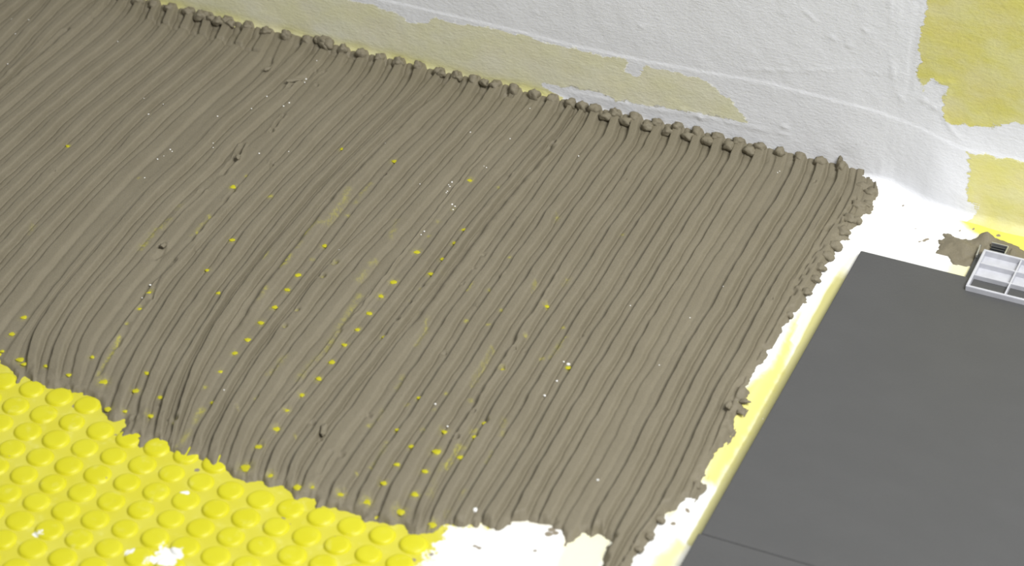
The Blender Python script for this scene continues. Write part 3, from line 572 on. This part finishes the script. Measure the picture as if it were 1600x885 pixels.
for (x, y, wpx, st) in TIPS:
    c = g(x, y, 0.0036); r = wpx / 2420.0 * 0.52
    m = (abs(Ucol - c[0]) < 0.02) & (abs(Vg - c[1]) < 0.02)
    if not m.any(): continue
    d = np.hypot((Ucol[m] - c[0]), (Vg[m] - c[1]) * 0.9)
    zt = 0.0036; k = np.exp(-(d / (r * 1.25)) ** 4)
    Zg[m] = np.where(Zg[m] > zt, Zg[m] * (1 - k) + zt * k, Zg[m])
    if st < 0.65:
        YA[m] = np.maximum(YA[m], (0.25 + st * 0.7) * np.exp(-(d / (r * 0.9)) ** 2))
    else:
        YA[m] = np.maximum(YA[m], 0.5 * np.exp(-(d / (r * 1.2)) ** 2)); tip_at.append((c[0], c[1], r))
Zg = np.where(sd > 0.004, np.maximum(Zg, 0.0018), Zg)
bed = empty('adhesive_bed', (0.0, -0.25, 0), 'grey-brown tile adhesive combed into long ridges between the wall and the yellow mat', 'tile adhesive')
Fall = grid_faces(*Ucol.shape)
ok = ((sd > -0.0012) & (Ucol > -0.62)).ravel(); VV = np.stack([Ucol, Vg - -0.25, Zg], -1).reshape(-1, 3); YF = YA.ravel()
# the paste ends at the wall
keepf = ok[Fall].any(1); Fall = Fall[keepf]; fr_i = RI.ravel()[Fall[:, 0]]
for k in range(1, nL - 1):
    f = Fall[fr_i == k]
    if len(f) < 12: continue
    u_, inv = np.unique(f, return_inverse=True); q = inv.reshape(-1, 4)
    lab = np.arange(len(u_))                       # pieces that hang together
    for _ in range(600):
        m = lab[q].min(1); new = lab.copy()
        for c_ in range(4): np.minimum.at(new, q[:, c_], m)
        new = new[new]
        if (new == lab).all(): break
        lab = new
    fl_ = lab[q[:, 0]]
    for piece in np.unique(fl_):
        qf = q[fl_ == piece]
        if len(qf) < 150: continue
        k_, iv = np.unique(qf, return_inverse=True)
        me = mesh_np('adhesive_ridge', VV[u_[k_]], iv.reshape(-1, 4), {'yellow': YF[u_[k_]]})
        link('adhesive_ridge', me, M_MORTAR, bed)
# bare stud tips
def blob_mesh(name, seed, sub=2, rough=0.18, flat_=1.0):
    bm = bmesh.new(); bmesh.ops.create_icosphere(bm, subdivisions=sub, radius=1.0)
    P = np.array([v.co[:] for v in bm.verts])
    for i, v in enumerate(bm.verts):
        x, y, z = P[i]
        k = 1 + rough * (vnoise(np.array([x * 1.3 + seed * 7.1]), np.array([y * 1.3 + z * 0.9]), 0.7, seed)[0] + 0.5 * vnoise(np.array([x * 2 + z * 2]), np.array([y * 2 - seed]), 0.4, seed + 3)[0])
        v.co = Vector((x * k, y * k, z * k * flat_))
    return bm_mesh(name, bm, True)
tip_mes = [blob_mesh('stud_tip', 200 + k, 2, 0.30) for k in range(5)]
ext = []
for (x, y, r) in tip_at:
    s = link('stud_tip', random.choice(tip_mes), M_TIP, mat); s.location = (x + 0.1, y + 0.45, 0.0034)
    s.scale = (r * 1.0, r * random.uniform(0.75, 1.05), 0.00055); s.rotation_euler = (0, 0, random.uniform(-0.6, 0.3))
# lumps where each ridge ran up against the wall
lump_mes = [blob_mesh('adhesive_lump', 300 + k, 3, 0.28) for k in range(6)]
def lump(x, y, z, sx, sy, sz, rz=0.0, me=None):
    o = link('adhesive_lump', me or random.choice(lump_mes), M_MORTAR, bed); o.location = (x, y + 0.25, z); o.scale = (sx, sy, sz); o.rotation_euler = (random.uniform(-.2, .2), random.uniform(-.2, .2), rz)
for i in range(NL + 3, nL - NRT - 1):
    n_ = names[i]; u1 = float(np.interp(i + 0.20, idx, Lu[:, -1]))
    if u1 < -0.33: continue
    big = u1 > 0.10
    k = random.uniform(0.85, 1.15)
    lump(u1, Y0 - (0.0035 if big else 0.0050), 0.0060 + 0.0004 * random.random(), 0.0041 * k, 0.0036, 0.0041 * random.uniform(0.8, 1.15))
    if 0.09 < u1 < 0.215:
        lump(u1 - 0.0048, Y0 - 0.0090, 0.0054, 0.0042 * k, 0.0034, 0.0034)
for (x, y, s) in ((506, 62, 5.2), (514, 66, 4.2), (498, 58, 3.2), (756, 126, 3.2), (312, 22, 4.6), (340, 30, 4.0), (1316, 252, 3.0), (690, 112, 3.0), (716, 118, 3.0), (330, 26, 3.6), (360, 34, 3.4)):
    c = g(x, y, 0.009); lump(c[0], min(c[1], Y0 - 0.002), 0.0072, s * 0.00105, s * 0.0009, s * 0.0009)
o = link('adhesive_lump', lump_mes[0], M_MORTAR, bed); c = w(1313, 254); o.location = (c[0], Y0 - 0.0025 + 0.25, 0.008); o.scale = (0.0021, 0.0020, 0.0055); o.rotation_euler = (0, 0.15, 0)
# lumps squeezed out on the right
for (x, y, sx, sy, sz) in ((1362, 300, 4.4, 3.8, 3.4), (1350, 292, 5.5, 4.5, 3.4), (1344, 322, 5.6, 4.2, 3.3), (1356, 318, 3.8, 3.2, 2.6), (1330, 342, 5.6, 4.4, 3.3), (1342, 344, 3.2, 3.0, 2.4), (1318, 362, 5.2, 4.4, 3.2), (1308, 384, 4.6, 4.2, 3.0), (1296, 400, 4.4, 3.8, 2.8), (1284, 418, 4.0, 4.2, 2.8), (1276, 436, 3.6, 3.4, 2.4),
                           (1262, 456, 3.6, 3.4, 2.2), (1166, 627, 3.6, 2.2, 1.3), (1161, 644, 3.2, 2.0, 1.2), (1092, 758, 2.8, 2.4, 2.0), (1034, 812, 3.2, 2.6, 2.0), (1018, 838, 3.0, 2.6, 2.0), (1000, 858, 3.2, 2.6, 2.0), (1236, 492, 2.6, 2.6, 2.0)):
    c = g(x, y, 0.003); lump(c[0] - 0.001, c[1], 0.0024, sx * 0.001, sy * 0.001, sz * 0.001)
# curls and clots lying on the ridges
for (x, y, sx, sy, sz, rz) in ((506, 672, 2.2, 5.0, 2.0, 0.3), (460, 126, 1.6, 5.5, 1.2, -0.8), (418, 108, 1.4, 3.2, 1.2, -0.5), (372, 246, 2.0, 2.0, 1.6, 0), (255, 384, 1.8, 2.6, 1.6, 0), (1139, 634, 1.8, 4.2, 2.0, 0.1)):
    c = g(x, y, 0.006); lump(c[0], c[1], 0.0062, sx * 0.001, sy * 0.001, sz * 0.001, rz)
# white grit stuck in the paste: too small to tell apart
GR = [(235, 446, 5), (186, 95, 4), (247, 139, 4), (184, 65, 3), (225, 154, 3), (232, 179, 4), (255, 163, 3), (269, 118, 3), (302, 124, 3), (340, 182, 4), (417, 151, 4), (452, 161, 4), (443, 166, 4), (478, 124, 5), (476, 129, 4), (495, 95, 3), (393, 170, 3), (376, 190, 3), (333, 224, 3), (333, 231, 3), (246, 249, 4), (266, 234, 4), (269, 237, 3), (256, 244, 2),
      (226, 278, 3), (405, 240, 4), (369, 238, 4), (451, 237, 3), (602, 224, 3), (634, 231, 4), (711, 196, 3), (735, 207, 4), (828, 170, 3), (797, 217, 3), (656, 288, 3), (706, 285, 4), (703, 292, 4), (699, 300, 5), (697, 302, 4), (701, 289, 3), (706, 320, 5), (711, 323, 4), (708, 328, 4), (756, 260, 3), (760, 262, 3), (663, 362, 4), (658, 367, 3), (904, 244, 3), (913, 246, 3), (881, 290, 3), (896, 300, 3), (928, 314, 3),
      (530, 391, 3), (888, 570, 8), (881, 566, 4), (870, 596, 5), (851, 619, 6), (729, 613, 4), (680, 632, 5), (699, 667, 4), (628, 785, 6), (742, 798, 11), (790, 808, 5), (787, 818, 5), (934, 751, 5), (985, 478, 3), (1098, 464, 3), (1078, 497, 3), (1030, 571, 3), (957, 441, 3), (1215, 270, 3), (1218, 268, 3), (1130, 448, 2), (18, 30, 3), (45, 31, 3), (24, 53, 3), (0, 82, 3), (12, 100, 3), (81, 121, 3), (363, 128, 2), (410, 84, 2), (222, 466, 3), (350, 610, 3), (1192, 655, 2), (745, 858, 3)]
bm = bmesh.new()
flatV = VV.reshape(Ucol.shape + (3,))
for (x, y, s) in GR:
    c = g(x, y, 0.0055); r_ = int(np.argmin(abs(v_rows - c[1]))); cidx = int(np.argmin(abs(Ucol[r_] - c[0])))
    z = max(float(Zg[r_, cidx]), 0.001); c = g(x, y, z)
    rr = s / 2420.0 * 0.42
    r2 = bmesh.ops.create_icosphere(bm, subdivisions=1, radius=rr)
    for v in r2['verts']:
        v.co = Vector((v.co.x * random.uniform(.7, 1.3), v.co.y * random.uniform(.7, 1.2), v.co.z * 0.7)) + Vector((c[0], c[1] + 0.25, z + rr * 0.2))
gt = link('white_grit', bm_mesh('white_grit', bm), M_GRIT, bed); gt['kind'] = 'stuff'; gt['label'] = 'white plaster grit'

# ------------------------------------------------------------------ grey floor tiles
TT_ = 0.0035; TH = 0.0090
def tile(name, x0, y1, wx, wy, label):
    bm = bmesh.new(); add_box(bm, (wx / 2, -wy / 2, -TH / 2), (wx, wy, TH), bev=0.0010)
    me = bm_mesh(name, bm); o = link(name, me, M_TILE); o.location = (x0, y1, TT_)
    o['label'] = label; o['category'] = 'tile'; o['group'] = 'large grey floor tiles'; return o
c0 = g(1345, 391, TT_); c1 = g(1095, 833.5, TT_)
tile('floor_tile', c0[0], c0[1], 0.60, c0[1] - c1[1], 'large grey floor tile whose back left corner shows, behind the joint')
c2 = g(1086, 842, TT_)
tile('floor_tile', c1[0] - 0.0014, c1[1] - 0.0001, 0.60, 0.30, 'grey floor tile in front of the joint at the bottom edge of the photo')

# ------------------------------------------------------------------ drain with its tray
A0 = g(1539, 391, 0.007); A1 = g(1518, 433, 0.007)
dx0 = (A0[0] + A1[0]) / 2; dy0 = A0[1]
cell_u = g(1596, 406, 0.007)[0] - dx0; cell_v = dy0 - g(1533, 410, 0.007)[1]
tray = empty('drain_tray', (dx0, dy0, 0), 'pale grey plastic drain tray with ribbed square pockets behind the tile', 'drain')
NU, NV = 5, 3
bm = bmesh.new(); add_box(bm, (cell_u * NU / 2, -cell_v * NV / 2, 0.0022), (cell_u * NU, cell_v * NV, 0.0015)); link('tray_floor', bm_mesh('tray_floor', bm), M_PLASTIC, tray)
for i in range(1, NU):
    bm = bmesh.new(); add_box(bm, (i * cell_u, -cell_v * NV / 2, 0.0048), (0.0011, cell_v * NV - 0.0016, 0.0040), bev=0.0003); link('rib', bm_mesh('rib', bm), M_PLASTIC, tray)
for j in range(1, NV):
    bm = bmesh.new(); add_box(bm, (cell_u * NU / 2, -j * cell_v, 0.00475), (cell_u * NU - 0.0016, 0.0011, 0.0039), bev=0.0003); link('rib', bm_mesh('rib', bm), M_PLASTIC, tray)
for (cx_, cy_, sx, sy) in ((cell_u * NU / 2, 0.0, cell_u * NU + 0.0018, 0.0018), (cell_u * NU / 2, -cell_v * NV, cell_u * NU + 0.0018, 0.0018), (0.0, -cell_v * NV / 2, 0.0018, cell_v * NV - 0.0018), (cell_u * NU, -cell_v * NV / 2, 0.0018, cell_v * NV - 0.0018)):
    bm = bmesh.new(); add_box(bm, (cx_, cy_, 0.0043), (sx, sy, 0.0060), bev=0.0005); link('rim', bm_mesh('rim', bm), M_PLASTIC, tray)
bm = bmesh.new(); add_box(bm, (-0.0028, -cell_v * NV / 2 + 0.002, 0.0018), (0.0040, cell_v * NV - 0.004, 0.0030), bev=0.0006); link('foot_flange', bm_mesh('foot_flange', bm), M_STEEL, tray)
# steel clip behind it
K0 = g(1549, 384, 0.006); K1 = g(1573, 390, 0.006)
clip = empty('drain_clip', (K0[0], K0[1], 0), 'small dark slotted steel clip in the adhesive behind the drain tray', 'clip')
lw = K1[0] - K0[0]
bm = bmesh.new(); add_box(bm, (lw / 2, -0.003, 0.0042), (lw, 0.009, 0.0012)); link('plate', bm_mesh('plate', bm), M_STEEL, clip)
for j in range(3):
    bm = bmesh.new(); add_box(bm, (lw / 2, -0.0058 + j * 0.0026, 0.0055), (lw - 0.0006, 0.0010, 0.0020), bev=0.0002); link('slat', bm_mesh('slat', bm), M_STEEL, clip)
bm = bmesh.new(); add_box(bm, (lw / 2, 0.0021, 0.0056), (lw + 0.0012, 0.0011, 0.0036), bev=0.0003); add_box(bm, (lw + 0.0004, -0.0026, 0.0056), (0.0010, 0.0086, 0.0036), bev=0.0003)
link('lip', bm_mesh('lip', bm), M_BRIGHT, clip)
bm = bmesh.new(); q0 = g(1532, 384, 0.006); q1 = g(1526, 400, 0.006)
a = Vector((q0[0] - K0[0], q0[1] - K0[1], 0.006)); b = Vector((q1[0] - K0[0], q1[1] - K0[1], 0.0055)); d = b - a
add_box(bm, (a + b) / 2, (0.0010, d.length, 0.0014), Matrix.Rotation(math.atan2(-d.x, d.y), 3, 'Z'), 0.0002); link('spring_arm', bm_mesh('spring_arm', bm), M_BRIGHT, clip)

# ------------------------------------------------------------------ adhesive smeared round the drain
S_ = [(1472, 362), (1484, 361), (1490, 365), (1496, 369), (1506, 371), (1518, 374), (1527, 376), (1532, 368), (1540, 365), (1548, 368), (1556, 375), (1570, 379), (1588, 385), (1602, 391), (1640, 402), (1660, 430), (1530, 445), (1522, 416), (1512, 413), (1498, 410), (1490, 408), (1484, 399), (1473, 394), (1464, 392), (1469, 384), (1470, 379), (1463, 375), (1467, 372), (1477, 370)]
SP = [g(x, y, 0.002) for x, y in S_]
us = np.arange(g(1458, 380)[0] - 0.003, g(1650, 420)[0], 0.0008); vv = np.arange(g(1520, 440)[1] - 0.012, g(1500, 350)[1] + 0.012, 0.0009); vv = vv[vv < Y0 - 0.002]
U, V = np.meshgrid(us, vv)
s_ = sdf(U, V, SP) + 0.0016 * fbm(U, V, 0.006, 81) + 0.0008 * vnoise(U, V, 0.002, 82)
Z = 0.0006 + 0.0026 * sstep(0, 0.012, s_) + 0.0010 * fbm(U, V, 0.007, 83) * sstep(0, 0.006, s_)
for (x, y, r, h) in ((1540, 372, .0065, .0055), (1533, 378, .005, .002), (1580, 388, .008, .0030), (1508, 382, .007, .0015), (1490, 378, .006, .0012), (1560, 380, .006, .002)):
    c = g(x, y, 0.003); Z += h * np.exp(-(np.hypot(U - c[0], V - c[1]) / r) ** 2)
for (x, y, r, h) in ((1516, 398, .004, .0014), (1500, 402, .003, .0012)):
    c = g(x, y, 0.003); Z -= h * np.exp(-(np.hypot(U - c[0], (V - c[1]) * 2) / r) ** 2)
# the tray and clip are bedded in it
inside_tray = (U > dx0 - 0.006) & (V < dy0 + 0.0015)
Z = np.where(inside_tray, np.minimum(Z, 0.0008), Z); Z = np.where((U > K0[0] - 0.0015) & (U < K1[0] + 0.002) & (V > K0[1] - 0.008) & (V < K0[1] + 0.003), np.minimum(Z, 0.0032), Z)
Z = np.where(s_ < 0, -0.0008, np.maximum(Z, 0.0006))
f = grid_faces(*U.shape); f = f[(s_ > -0.0006).ravel()[f].any(1)]; u_, inv = np.unique(f, return_inverse=True)
c = g(1510, 390)
P = np.stack([U, V, Z], -1).reshape(-1, 3)[u_] - np.array([c[0], c[1], 0])
so = link('adhesive_smear', mesh_np('adhesive_smear', P, inv.reshape(-1, 4), {'yellow': np.zeros(len(u_))}), M_MORTAR); so.location = (c[0], c[1], 0)
so['label'] = 'small ragged smear of grey-brown adhesive on the white floor around the drain'; so['category'] = 'tile adhesive'
